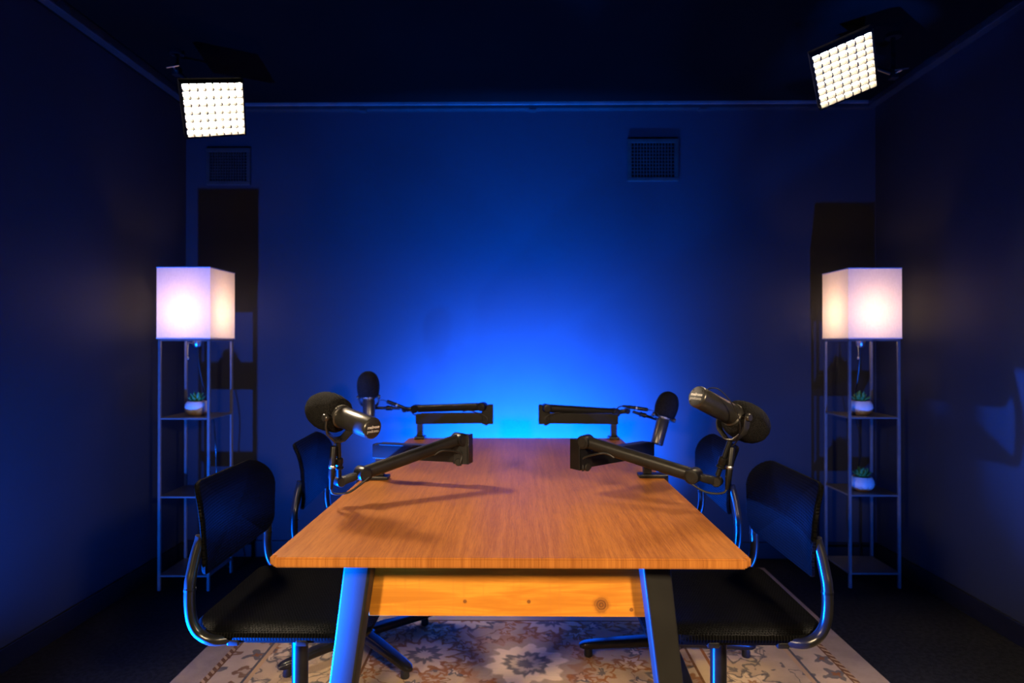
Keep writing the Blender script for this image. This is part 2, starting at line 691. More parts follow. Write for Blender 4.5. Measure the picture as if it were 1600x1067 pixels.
# ------------------------------------------------------------------ rug
b = BM()
box(b, (-RUG_HX, -RUG_HY, 0), (RUG_HX, RUG_HY, .010), .004)
rug = obj('area_rug', b, 'rug', loc=(.0375, 3.3 - RUG_HY, 0.0005))
tag(rug, 'worn beige oriental rug with floral medallions spread under the table and chairs', 'rug')
RZ = .0105

# ------------------------------------------------------------------ table
TX, TW, TY0, TY1, TZ = -.02, .997, 1.288, 2.945, .74
tb = thing('conference_table', 'long wooden table with a teak veneer top and black splayed legs', 'table', (TX, (TY0 + TY1) / 2, RZ))
hl = (TY1 - TY0) / 2
tz = TZ - RZ
b = BM()
vs = box(b, (-TW / 2, -hl, tz - .021), (TW / 2, hl, tz))
bmesh.ops.bevel(b, geom=[e for e in b.edges if abs((e.verts[0].co - e.verts[1].co).z) > .01], offset=.012, segments=4, affect='EDGES')
bmesh.ops.bevel(b, geom=[e for e in b.edges if abs((e.verts[0].co - e.verts[1].co).z) < .001], offset=.003, segments=2, affect='EDGES')
obj('tabletop', b, 'teak', tb)
AX, AY0, AY1 = .325, -hl + .149, hl - .149
for sy, yy in ((-1, AY0), (1, AY1)):
    b = BM(); box(b, (-AX + .01, -.011, -.079), (AX - .01, .011, .079), .002); obj('apron', b, 'pine_x', tb, loc=(-.008, yy, tz - .021 - .079))
for sx in (-1, 1):
    b = BM(); box(b, (-.011, AY0 + .011, -.08), (.011, AY1 - .011, .08), .002); obj('apron', b, 'pine_y', tb, loc=(sx * (AX - .02), 0, tz - .021 - .08))
for sx in (-1, 1):
    for sy in (-1, 1):
        b = BM()
        top = V((-.332 if sx < 0 else .318, sy * (hl - .115), tz - .022))
        bot = V((-.425 if sx < 0 else .40, sy * (hl - .105), .006))
        n = 8
        pts = [top.lerp(bot, k / n) for k in range(n + 1)]
        sweep(b, pts, rrect(.066, .034, .006), hint=(sx * sy * math.sin(.24), math.cos(.24), 0), scales=[1 - .22 * k / n for k in range(n + 1)])
        lg = obj('leg', b, 'leg_paint', tb)
        b = BM(); lathe(b, [(.02, 0), (.02, .007)], (bot.x, bot.y, 0), (0, 0, 1), 16); obj('glide', b, 'rubber', lg)


# ------------------------------------------------------------------ chairs (local frame: sitter faces +x)
def make_chair(label, base_turn):
    t = thing('swivel_chair', label, 'chair', (0, 0, 0), 'chairs round the table')
    # seat
    out = []
    for cx, cy, r, a0 in ((.235 - .10, .235 - .10, .10, 0), (-.20 + .075, .235 - .075, .075, PI / 2), (-.20 + .075, -.235 + .075, .075, PI), (.235 - .10, -.235 + .10, .10, 1.5 * PI)):
        for k in range(9):
            a = a0 + k * PI / 16
            out.append((cx + r * math.cos(a), cy + r * math.sin(a)))

    def seat_f(x, y):
        ey = max(0, (abs(y) - .17) / .065)
        z = .458 - .016 * (1 - min(1, (abs(y) / .235) ** 2)) - .017 * ey ** 2
        if x > .13:
            z -= .03 * ((x - .13) / .105) ** 2
        if x < -.12:
            z += .010 * ((-.12 - x) / .08) ** 2
        return V((x, y, z))
    b = BM(); shell(b, out, seat_f, .030, 16); obj('seat', b, 'perf_seat', t)
    # backrest (outline in y, z)
    out = []
    for cy, cz, r, a0 in ((.232 - .085, .812 - .085, .085, 0), (-.232 + .085, .812 - .085, .085, PI / 2), (-.222 + .045, .583 + .045, .045, PI), (.222 - .045, .583 + .045, .045, 1.5 * PI)):
        for k in range(9):
            a = a0 + k * PI / 16
            out.append((cy + r * math.cos(a), cz + r * math.sin(a)))

    def back_f(y, z):
        q = (z - .655)
        x = -.158 - (1.15 * q * q if q > 0 else 1.6 * q * q) - .032 * (1 - min(1.2, (y / .232) ** 2))
        if z > .76:
            x -= .012 * ((z - .76) / .05) ** 2
        return V((x, y, z))
    b = BM(); shell(b, out, back_f, .014, 16); obj('backrest', b, 'perf_back', t)
    # tubular side frames
    for s in (-1, 1):
        y = s * .238
        prof = [(-.02, .434), (-.07, .436), (-.125, .441), (-.163, .455), (-.183, .485), (-.190, .53), (-.189, .58), (-.187, .61), (-.183, .645), (-.177, .675), (-.174, .69)]
        pts = [V((x, y - s * (.024 * min(1, max(0, (z - .58) / .1)) + (max(0, x + .125) * .75 if z < .45 else 0)), z)) for x, z in prof]
        b = BM(); tube(b, pts, .0135, 14, 5)
        fo = obj('side_frame', b, 'tube_metal', t)
        b = BM(); lathe(b, [(.0146, -.003), (.0146, .003)], (-.1895, y, .565), (0, 0, 1), 16); obj('joint_ring', b, 'arm_dark', fo)
    b = BM()
    box(b, (-.10, -.235, .424), (-.07, .235, .440), .004)
    box(b, (.07, -.235, .424), (.10, .235, .440), .004)
    box(b, (-.10, -.06, .412), (.10, .06, .428), .004)
    obj('seat_support', b, 'tube_metal', t)
    b = BM()
    lathe(b, [(.030, .07), (.030, .09), (.0225, .10), (.0225, .40), (.034, .405), (.034, .418)], (0, 0, 0), (0, 0, 1), 28)
    obj('column', b, 'tube_metal', t)
    b = BM()
    lathe(b, [(.03, .03), (.05, .036), (.05, .066), (.03, .078)], (0, 0, 0), (0, 0, 1), 28)
    hub = obj('base_hub', b, 'tube_metal', t)
    for k in range(4):
        a = base_turn + k * PI / 2
        dx, dy = math.cos(a), math.sin(a)
        pts = [V((dx * r, dy * r, z)) for r, z in ((.02, .058), (.10, .056), (.20, .050), (.29, .043), (.315, .041), (.328, .039))]
        b = BM(); sweep(b, pts, rrect(.048, .032, .012), scales=[1.1, 1.05, .95, .85, .72, .4])
        lg = obj('leg', b, 'tube_metal', t)
        b = BM(); lathe(b, [(.014, 0), (.016, .004), (.014, .032)], (dx * .295, dy * .295, 0), (0, 0, 1), 16); obj('glide', b, 'rubber', lg)
    return t


ch = make_chair('black perforated swivel chair on the left, nearer the camera, showing its lit seat', math.radians(40))
ch.location = (-.622, 1.775, RZ)
c2 = dup(ch, (-.605, 2.41, RZ), 'black swivel chair at the far left, behind the tall left microphone', (0, 0, math.radians(4)))
c3 = dup(ch, (.562, 1.775, RZ), 'black perforated swivel chair on the right, nearer the camera, with whole backrest seen', (0, 0, math.radians(180)))
c4 = make_chair('black swivel chair at the far right, half hidden behind the right microphone stem', math.radians(2))
c4.location = (.555, 2.36, RZ)
c4.rotation_euler = (0, 0, math.radians(178))


# ------------------------------------------------------------------ microphone arms
def joint_disc(name, c, ax, r, w, parent):
    b = BM()
    ax = V(ax).normalized()
    lathe(b, [(r * .6, -w / 2 - .003), (r * .92, -w / 2 - .002), (r, -w / 2 + .001), (r, w / 2 - .001), (r * .92, w / 2 + .002), (r * .6, w / 2 + .003)], c, ax, 28)
    o = obj(name, b, 'arm_dark', parent, world=True)
    for sgn in (-1, 1):
        e = V(c) + ax * sgn * (w / 2 + .0035)
        b = BM(); lathe(b, [(r * .62, -.0012), (r * .62, .0012)], e, ax, 24); obj('cap_disc', b, 'arm_metal', o, world=True)
    return o


def boom_arm(label, post, elow, eup, end, hinge, edge_dir):
    """post: x, y on the table; elow: x, y of the elbow; eup, end: axis of the upper arm"""
    post, elow, eup, end, hinge = V((*post, TZ)), V((*elow, 0)), V(eup), V(end), V(hinge)
    t = thing('boom_stand', label, 'microphone arm', post, 'low black microphone arms clamped to the table')
    ed = V((*edge_dir, 0)).normalized()
    sd = V((-ed.y, ed.x, 0))
    # clamp hooked round the table edge
    R = mat_of(ed, sd, V((0, 0, 1)), V((post.x, post.y, 0)))
    edge = abs((TX + math.copysign(TW / 2, post.x)) - post.x) if abs(ed.x) > .5 else abs(TY1 - post.y)
    b = BM()
    box(b, (-.03, -.024, TZ), (edge + .012, .024, TZ + .012), .003, mat=R)
    box(b, (edge + .002, -.024, TZ - .075), (edge + .012, .024, TZ + .010), .002, mat=R)
    box(b, (edge - .045, -.02, TZ - .075), (edge + .010, .02, TZ - .066), .002, mat=R)
    cl = obj('clamp', b, 'arm_dark', t, world=True)
    b = BM()
    c = R @ V((edge - .028, 0, 0))
    lathe(b, [(.013, TZ - .0305), (.013, TZ - .0225)], (c.x, c.y, 0), (0, 0, 1), 16)
    lathe(b, [(.005, TZ - .10), (.005, TZ - .028)], (c.x, c.y, 0), (0, 0, 1), 12)
    lathe(b, [(.014, TZ - .115), (.016, TZ - .108), (.014, TZ - .098)], (c.x, c.y, 0), (0, 0, 1), 16)
    obj('clamp_screw', b, 'arm_metal', cl, world=True)
    # post
    b = BM(); box(b, (-.0135, -.0135, TZ + .012), (.0135, .0135, .809), .003, mat=R); obj('post', b, 'arm_metal', t, world=True)
    # lower arm
    d = V((elow.x - post.x, elow.y - post.y, 0))
    L = d.length
    x = d.normalized(); y = V((-x.y, x.x, 0)); z = V((0, 0, 1))
    M = mat_of(x, y, z, V((post.x, post.y, 0)))
    b = BM(); box(b, (-.02, -.016, .809), (L - .012, .016, .8555), .003, 2, M); lo = obj('lower_arm', b, 'arm_dark', t, world=True)
    b = BM(); box(b, (.004, -.0175, .8535), (L - .03, .0175, .8585), .0015, 2, M); obj('cable_cover', b, 'arm_metal', lo, world=True)
    # elbow bracket
    b = BM()
    for s in (-1, 1):
        ya, yb = (.0165, .0205) if s > 0 else (-.0205, -.0165)
        vs = box(b, (L - .04, ya, .806), (L + .012, yb, .895), .0015, 1, M)
    box(b, (L + .004, -.0205, .806), (L + .012, .0205, .897), .002, 2, M)
    el = obj('elbow_bracket', b, 'arm_dark', t, world=True)
    b = BM(); lathe(b, [(.010, -.024), (.012, -.022), (.012, .022), (.010, .024)], M @ V((L - .022, 0, .812)), y, 20); obj('pivot_pin', b, 'arm_metal', el, world=True)
    # upper arm
    u = (end - eup)
    un = u.normalized()
    side = un.cross(V((0, 0, 1))).normalized()
    b = BM()
    sweep(b, [eup + un * .004, eup + un * .02, eup + u * .5, end - un * .02, end - un * .004], rrect(.034, .037, .014), hint=(0, 0, 1))
    up = obj('upper_arm', b, 'arm_metal', t, world=True)
    joint_disc('elbow_joint', eup, side, .0205, .043, t)
    joint_disc('tip_joint', end, side, .0205, .043, t)
    # loose loop of cable at the elbow
    b = BM()
    q = M @ V((L - .02, 0, .806))
    f = V((0, -.026, 0))
    tube(b, [eup + u * .28 + V((0, -.012, -.019)), eup + u * .17 + f + V((0, 0, -.014)), q + f + V((0, 0, .035)), q + f + V((0, 0, .004)), q + V((0, -.012, -.004))], .0032, 8, 6)
    obj('cable_loop', b, 'rubber', t, world=True)
    # hinge piece that carries the microphone
    hd = (hinge - end)
    hn = hd.normalized()
    b = BM()
    sweep(b, [end + hn * .016, end + hn * .03, hinge - hn * .004, hinge + hn * .006], rrect(.024, .021, .003), hint=(0, 0, 1), scales=[.8, 1, 1, .95])
    mj = obj('mount_hinge', b, 'arm_dark', t, world=True)
    b = BM(); lathe(b, [(.012, -.014), (.0135, -.012), (.0135, .012), (.012, .014)], hinge, side, 20); obj('hinge_knob', b, 'arm_metal', mj, world=True)
    return t


# ------------------------------------------------------------------ microphones
def text_mesh(body, size, M, name, mat, parent, embolden=0.0):
    cu = bpy.data.curves.new('lettering_curve', 'FONT')
    cu.body = body
    cu.size = .0125
    cu.align_x = 'CENTER'
    cu.extrude = .00025
    cu.offset = embolden
    tmp = bpy.data.objects.new('lettering_source', cu)
    COL.objects.link(tmp)
    dg = bpy.context.evaluated_depsgraph_get()
    me = bpy.data.meshes.new_from_object(tmp.evaluated_get(dg))
    bpy.data.objects.remove(tmp)
    bpy.data.curves.remove(cu)
    xs = [v.co.x for v in me.vertices]
    k = size / (max(xs) - min(xs))
    mid = (max(xs) + min(xs)) / 2
    for v in me.vertices:
        v.co.x = (v.co.x - mid) * k
        v.co.y *= k
    me.transform(M)
    me.transform(Matrix.Translation(-root_loc(parent)))
    me.name = name
    me.materials.clear()
    me.materials.append(MAT[mat])
    o = bpy.data.objects.new(name, me)
    return link(o, parent)


def microphone(label, ring, cap, stud_base, lettered=True):
    """ring: where body meets windscreen; cap: centre of the rear disc; stud_base: foot of the mounting stud"""
    ring, cap, stud_base = V(ring), V(cap), V(stud_base)
    a = (cap - ring).normalized()          # towards the rear disc
    L = (cap - ring).length
    z = -a
    up = V((0, 0, 1))
    yax = z.cross(up).normalized() if abs(z.z) < .9 else V((1, 0, 0)) - z * z.x
    yax.normalize()
    t = thing('microphone', label, 'microphone', stud_base, 'broadcast microphones on arms')
    b = BM()
    lathe(b, [(.0265, -L), (.0285, -L + .002), (.029, -L + .005), (.029, -.012), (.0275, -.010), (.0275, -.006), (.0315, -.004), (.0315, .012), (.026, .014)], ring, z, 40)
    body = obj('body', b, 'mic_metal', t, world=True)
    b = BM(); lathe(b, [(.0262, -.0012), (.0262, .0006), (.025, .0012)], cap, a, 36); cp = obj('end_cap', b, 'cap', t, world=True)
    n = a
    u = (up - n * up.dot(n)).normalized()
    r = u.cross(n)
    for k in range(4):
        an = PI / 4 + k * PI / 2
        b = BM(); lathe(b, [(.0018, .0008), (.0018, .0022), (.001, .0026)], cap + r * (.0215 * math.cos(an)) + u * (.0215 * math.sin(an)), n, 10)
        obj('screw', b, 'arm_metal', cp, world=True)
    if lettered:
        o = cap + n * .0014
        w1 = text_mesh('melrose', .0385, mat_of(r, u, n, o + u * .0005), 'lettering', 'ink', cp, .00015)
        w1['label'] = 'bold white word on the rear disc'
        w2 = text_mesh('podcasts', .0375, mat_of(r, u, n, o - u * .0098), 'lettering', 'ink_thin', cp)
        w2['label'] = 'thin grey word on the rear disc'
    # pale marking on the collar
    b = BM()
    x2 = yax
    y2 = z.cross(x2)
    top = 1 if y2.z > 0 else -1
    for seg in range(7):
        a0 = PI / 2 * top - .75 + seg * .22
        a1 = a0 + .15
        q = []
        for an, h in ((a0, -.002), (a1, -.002), (a1, .009), (a0, .009)):
            q.append(ring + z * h + (x2 * math.cos(an) + y2 * math.sin(an)) * .0319)
        vs = [b.verts.new(p) for p in q] + [b.verts.new(p - (x2 * math.cos(a0) + y2 * math.sin(a0)) * .0008) for p in q]
        b.faces.new(vs[:4]); b.faces.new(vs[4:][::-1])
        for k in range(4):
            b.faces.new((vs[k], vs[(k + 1) % 4], vs[4 + (k + 1) % 4], vs[4 + k]))
    obj('badge', b, 'badge', body, world=True)
    # windscreen
    b = BM()
    prof = [(.030, .004), (.042, .006), (.047, .012), (.050, .024), (.0525, .042), (.053, .060), (.0515, .078), (.047, .095), (.0395, .110), (.028, .1205), (.016, .1265), (.006, .1285), (0, .129)]
    lathe(b, prof, ring, z, 40)
    for v in b.verts:
        v.co += V((random.uniform(-1, 1), random.uniform(-1, 1), random.uniform(-1, 1))) * .0006
    fo = obj('foam_windscreen', b, 'foam', t, world=True, angle=80)
    # yoke
    down = (stud_base - ring)
    down = (down - yax * down.dot(yax)).normalized()
    pv = ring + z * .004
    yb = pv + down * .066
    b = BM()
    pts = [pv + yax * .046, pv + yax * .046 + down * .025, pv + yax * .040 + down * .042, pv + yax * .014 + down * .064, yb,
           pv - yax * .014 + down * .064, pv - yax * .040 + down * .042, pv - yax * .046 + down * .025, pv - yax * .046]
    sweep(b, pts, rrect(.005, .021, .002, 2) if True else None, hint=z.cross(yax))
    # keep the strap's broad side turned along the microphone
    obj('yoke', b, 'mic_metal', t, world=True)
    for s in (-1, 1):
        b = BM(); lathe(b, [(.0095, .0), (.0105, .003), (.0105, .009), (.008, .012)], pv + yax * s * .044, yax * s, 24); obj('yoke_knob', b, 'mic_metal', t, world=True)
        b = BM(); tube(b, [pv + yax * s * .028, pv + yax * s * .046], .0055, 12); obj('pivot_bolt', b, 'arm_dark', t, world=True)
    # stud with its threaded collar
    b = BM()
    dv = (stud_base - yb)
    tube(b, [yb - dv * .04, yb + dv * .5, stud_base], .0070, 14)
    st = obj('mounting_stud', b, 'arm_dark', t, world=True)
    dn = dv.normalized()
    m = yb + dv * .60
    b = BM()
    lathe(b, [(.009, -.012), (.012, -.010), (.012, .004), (.0105, .006), (.0105, .012), (.013, .014), (.013, .018), (.008, .02)], m, dn, 20)
    obj('thread_collar', b, 'arm_dark', st, world=True)
    return t


def mic_cable(mic, label, top, bottom, mic_wire, tail, ring_t=.45):
    """in-line plug pair from top to bottom, a thin wire up to the microphone and a cable back to the arm"""
    top, bottom = V(top), V(bottom)
    d = bottom - top
    L = d.length
    t = thing('microphone_cable', label, 'cable', bottom, 'microphone cables')
    n = d.normalized()
    b = BM(); lathe(b, [(.006, 0), (.0085, .002), (.009, .006), (.009, L * ring_t)], top, n, 20); obj('socket_plug', b, 'arm_dark', t, world=True)
    b = BM(); lathe(b, [(.0092, L * ring_t), (.0098, L * ring_t + .001), (.0098, L * ring_t + .007), (.0092, L * ring_t + .008)], top, n, 20); lk = obj('plug_ring', b, 'silver', t, world=True)
    lk['label'] = 'shiny silver ring between the two plugs'
    b = BM(); lathe(b, [(.009, L * ring_t + .008), (.009, L * .72), (.007, L * .78), (.005, L * .97), (.004, L)], top, n, 20); obj('cable_plug', b, 'arm_dark', t, world=True)
    b = BM(); tube(b, [bottom - n * .006] + [V(p) for p in tail], .0030, 8, 6); obj('cable', b, 'rubber', t, world=True)
    if mic_wire:
        b = BM(); tube(b, [V(p) for p in mic_wire], .0016, 8, 6); obj('wire', b, 'rubber', mic, world=True)
    return t


# near left
NL_end = V((-.438, 1.75, .8185))
NL_h = at(530, 753, 1.72)
boom_arm('black microphone arm reaching over the table from its left edge, nearer the camera',
         (-.455, 2.045), (-.163, 1.97), (-.187, 1.965, .882), NL_end, NL_h, (-1, 0))
NL_stud = at(529, 745, 1.712)
mic = microphone('large black microphone on the left, its black rear disc lettered and facing the camera',
           at(533, 651, 1.69), at(582.5, 670, 1.615), NL_stud)
mic_cable(mic, 'black cable with silver plug ring hanging beside the near left microphone stem',
          at(521, 697, 1.69), at(516, 765, 1.68), [at(521, 697, 1.69), at(524, 689, 1.70), at(531, 684, 1.74), at(540, 676, 1.76), at(545, 668, 1.745)],
          [at(519, 771, 1.68), at(531, 772, 1.69), at(546, 769, 1.70), at(562, 758, 1.72), at(576, 746, 1.735)])

# near right
NR_end = V((.472, 1.70, .8254))
NR_h = at(1119, 751, 1.685)
boom_arm('black microphone arm reaching over the table from its right edge, nearer the camera',
         (.425, 2.085), (.175, 1.88), (.199, 1.875, .889), NR_end, NR_h, (1, 0))
NR_stud = at(1119.5, 742, 1.685)
mic = microphone('large black microphone on the right tilted up, foam pointing down, lettered grey rear disc',
           at(1143, 648, 1.68), at(1087.5, 618.5, 1.615), NR_stud)
mic_cable(mic, 'black cable with silver plug ring beside the near right microphone, thin wire looped over it',
          at(1142, 697, 1.675), at(1134, 764, 1.665),
          [at(1142, 697, 1.675), at(1150, 688, 1.66), at(1155, 668, 1.62), at(1150, 645, 1.61), at(1138, 624, 1.60), at(1122, 608, 1.60), at(1109, 606, 1.615), at(1103, 609, 1.64)],
          [at(1130, 768, 1.665), at(1117, 770, 1.67), at(1100, 767, 1.675), at(1084, 758, 1.68), at(1074, 750, 1.69)])

# far left
FL_end = V((-.502, 3.05, .866))
FL_h = at(633, 640, 3.04)
boom_arm('black microphone arm clamped at the far left table corner, folded level before the blue wall',
         (-.462, 2.92), (-.135, 2.955), (-.172, 2.935, .888), FL_end, FL_h, (0, 1))
FL_ring = at(575.5, 622, 2.99)
mic = microphone('small distant microphone upright beside the left wall glow, foam on top, behind the left microphone',
           FL_ring, FL_ring + V((.005, -.005, -.128)), at(625, 638, 3.03), False)
mic_cable(mic, 'black cable with silver ring running along the far left arm tip to its microphone',
          at(604, 627, 3.0), at(640, 641, 3.02), [at(604, 627, 3.0), at(597, 625, 2.98), at(590, 628, 2.97), at(586, 634, 2.965)],
          [at(644, 645, 3.02), at(647, 648, 3.03), at(651, 649, 3.03)], .40)

# far right
FR_end = V((.462, 3.02, .853))
FR_h = at(979, 642, 3.0)
boom_arm('black microphone arm clamped at the far right table corner, folded level before the blue wall',
         (.440, 2.92), (.105, 2.95), (.128, 2.93, .882), FR_end, FR_h, (0, 1))
FR_ring = at(1036, 653, 2.93)
mic = microphone('small distant microphone at the far right, foam leaning right, body hanging towards the table',
           FR_ring, FR_ring + V((-.037, -.02, -.118)), at(988, 643, 2.985), False)
mic_cable(mic, 'black cable with pale silver ring above the far right arm tip',
          at(1012, 640, 2.93), at(972, 634, 2.97), [at(1012, 640, 2.93), at(1018, 641, 2.92), at(1026, 645, 2.90), at(1031, 653, 2.895)],
          [at(968, 635, 2.98), at(964, 638, 2.99), at(960, 643, 3.0)], .40)


# ------------------------------------------------------------------ shelf lamps
LS = .25


def shelf_lamp(label, loc):
    t = thing('shelf_floor_lamp', label, 'floor lamp', loc, 'square shelf floor lamps')
    h = LS / 2
    pr = .0065
    for sx in (-1, 1):
        for sy in (-1, 1):
            b = BM(); box(b, (sx * (h - pr) - pr, sy * (h - pr) - pr, 0), (sx * (h - pr) + pr, sy * (h - pr) + pr, 1.205), .0015, 1)
            obj('pole', b, 'lamp_metal', t)
    for z in (.075, .452, .828):
        b = BM(); box(b, (-h + .002, -h + .002, z - .009), (h - .002, h - .002, z), .0015, 1); obj('shelf', b, 'lamp_metal', t)
    b = BM()
    for s in (-1, 1):
        box(b, (-h, s * (h - pr) - pr, 1.197), (h, s * (h - pr) + pr, 1.207), .001, 1)
        box(b, (s * (h - pr) - pr, -h + 2 * pr, 1.197), (s * (h - pr) + pr, h - 2 * pr, 1.207), .001, 1)
    box(b, (-.008, -h, 1.198), (.008, h, 1.204))
    obj('top_rim', b, 'lamp_metal', t)
    # square fabric shade, open above and below
    sh = h + .004
    b = BM()
    o = [(-sh, -sh), (sh, -sh), (sh, sh), (-sh, sh)]
    lo = [b.verts.new((x, y, 1.207)) for x, y in o]
    hi = [b.verts.new((x, y, 1.550)) for x, y in o]
    for k in range(4):
        b.faces.new((lo[k], lo[(k + 1) % 4], hi[(k + 1) % 4], hi[k]))
    shd = obj('lamp_shade', b, 'shade', t, angle=20)
    shd['label'] = 'glowing white square fabric shade'
    b = BM()
    for z in (1.207, 1.546):
        for s in (-1, 1):
            box(b, (-sh - .001, s * sh - .0015, z), (sh + .001, s * sh + .0015, z + .005))
            box(b, (s * sh - .0015, -sh - .001, z), (s * sh + .0015, sh + .001, z + .005))
    obj('shade_hem', b, MAT['hem'], shd)
    b = BM()
    lathe(b, [(.012, 1.165), (.019, 1.172), (.021, 1.19), (.021, 1.235), (.017, 1.25)], (0, 0, 0), (0, 0, 1), 20)
    sk = obj('socket', b, 'silver', t)
    b = BM()
    lathe(b, [(.013, 1.25), (.014, 1.27), (.028, 1.31), (.031, 1.335), (.026, 1.36), (.012, 1.372), (0, 1.374)], (0, 0, 0), (0, 0, 1), 20)
    obj('bulb', b, 'bulb', sk)
    b = BM()
    tube(b, [V((-.028, -.03, 1.19)), V((-.029, -.032, 1.14)), V((-.029, -.032, 1.118))], .0012, 6)
    tube(b, [V((-.0, -.0, 1.178)), V((-.028, -.03, 1.19))], .0012, 6)
    pc = obj('pull_chain', b, 'silver', t)
    b = BM(); lathe(b, [(0, 1.104), (.004, 1.106), (.0055, 1.112), (.004, 1.118), (0, 1.120)], (-.029, -.032, 0), (0, 0, 1), 12); obj('chain_bead', b, 'silver', pc)
    b = BM()
    tube(b, [V((0, 0, 1.17)), V((.002, .02, 1.06)), V((.006, .06, .93)), V((.012, .10, .845)), V((.03, .105, .80)), V((.05, .09, .66)), V((.045, .11, .52)), V((.06, .108, .44)), V((.05, .11, .2)), V((.08, .15, .03)), V((.08, .20, .012))], .0032, 8, 5)
    obj('power_cord', b, 'tube_metal', t)
    L = bpy.data.lights.new('lamp_bulb_light', 'POINT')
    L.energy = BULB_W
    L.color = (1.0, .54, .26)
    L.shadow_soft_size = .03
    lo_ = bpy.data.objects.new('lamp_bulb_light', L)
    lo_.location = (0, 0, 1.385)
    link(lo_, t)
    return t


MAT['hem'] = mottled('shade_hem_tape', (.62, .62, .66), (.7, .7, .74), 90, .8)
BULB_W = 1.2
LLx, LLy = -1.606, 3.105
RLx, RLy = 1.722, 3.175
l1 = shelf_lamp('tall square shelf lamp with white shade in the left corner, one plant in view', (LLx, LLy, 0))
l2 = dup(l1, (RLx, RLy, 0), 'tall square shelf lamp with white shade in the right corner holding two plants')


# ------------------------------------------------------------------ potted succulents
def succulent(label, loc, rz=0, s=1.0):
    t = thing('potted_succulent', label, 'plant', loc, 'small potted succulents on the lamp shelves', (0, 0, rz))
    b = BM()
    prof = [(.030, 0), (.040, .004), (.052, .020), (.056, .036), (.054, .052), (.047, .066), (.043, .070), (.040, .070), (.040, .058)]
    lathe(b, [(r * s, h * s) for r, h in prof], (0, 0, 0), (0, 0, 1), 32)
    obj('pot', b, 'pot', t)
    b = BM(); lathe(b, [(.038 * s, .056 * s), (.039 * s, .062 * s), (0, .065 * s)], (0, 0, 0), (0, 0, 1), 20); obj('soil', b, 'soil', t)
    b = BM()
    rnd = random.Random(int(abs(loc[0]) * 1000 + loc[2] * 100))
    for ring, (cnt, tilt, ln, z0) in enumerate(((10, .95, .046, .062), (8, .6, .045, .066), (5, .25, .042, .070))):
        for k in range(cnt):
            a = 2 * PI * (k + .5 * ring) / cnt + rnd.uniform(-.15, .15)
            tl = tilt + rnd.uniform(-.12, .12)
            d = V((math.cos(a) * math.sin(tl), math.sin(a) * math.sin(tl), math.cos(tl)))
            o = V((math.cos(a) * .006, math.sin(a) * .006, z0 * s))
            ll = ln * s * rnd.uniform(.85, 1.12)
            pts = [o + d * ll * q + V((0, 0, .006 * q * q)) for q in (0, .25, .5, .75, .92, 1.0)]
            sweep(b, pts, circ(.0085 * s, 8, .5), scales=[.5, .9, 1.0, .75, .3, .05])
    obj('leaves', b, 'leaf', t)
    return t


succulent('green succulent in a white pot on the left lamp shelf', (LLx + .002, LLy - .005, .828), .4)
succulent('green succulent in a pot on the upper shelf of the right lamp', (RLx - .012, RLy - .02, .828), 1.3)
succulent('green succulent in a white pot on the lower shelf of the right lamp', (RLx - .012, RLy - .03, .452), 2.2)


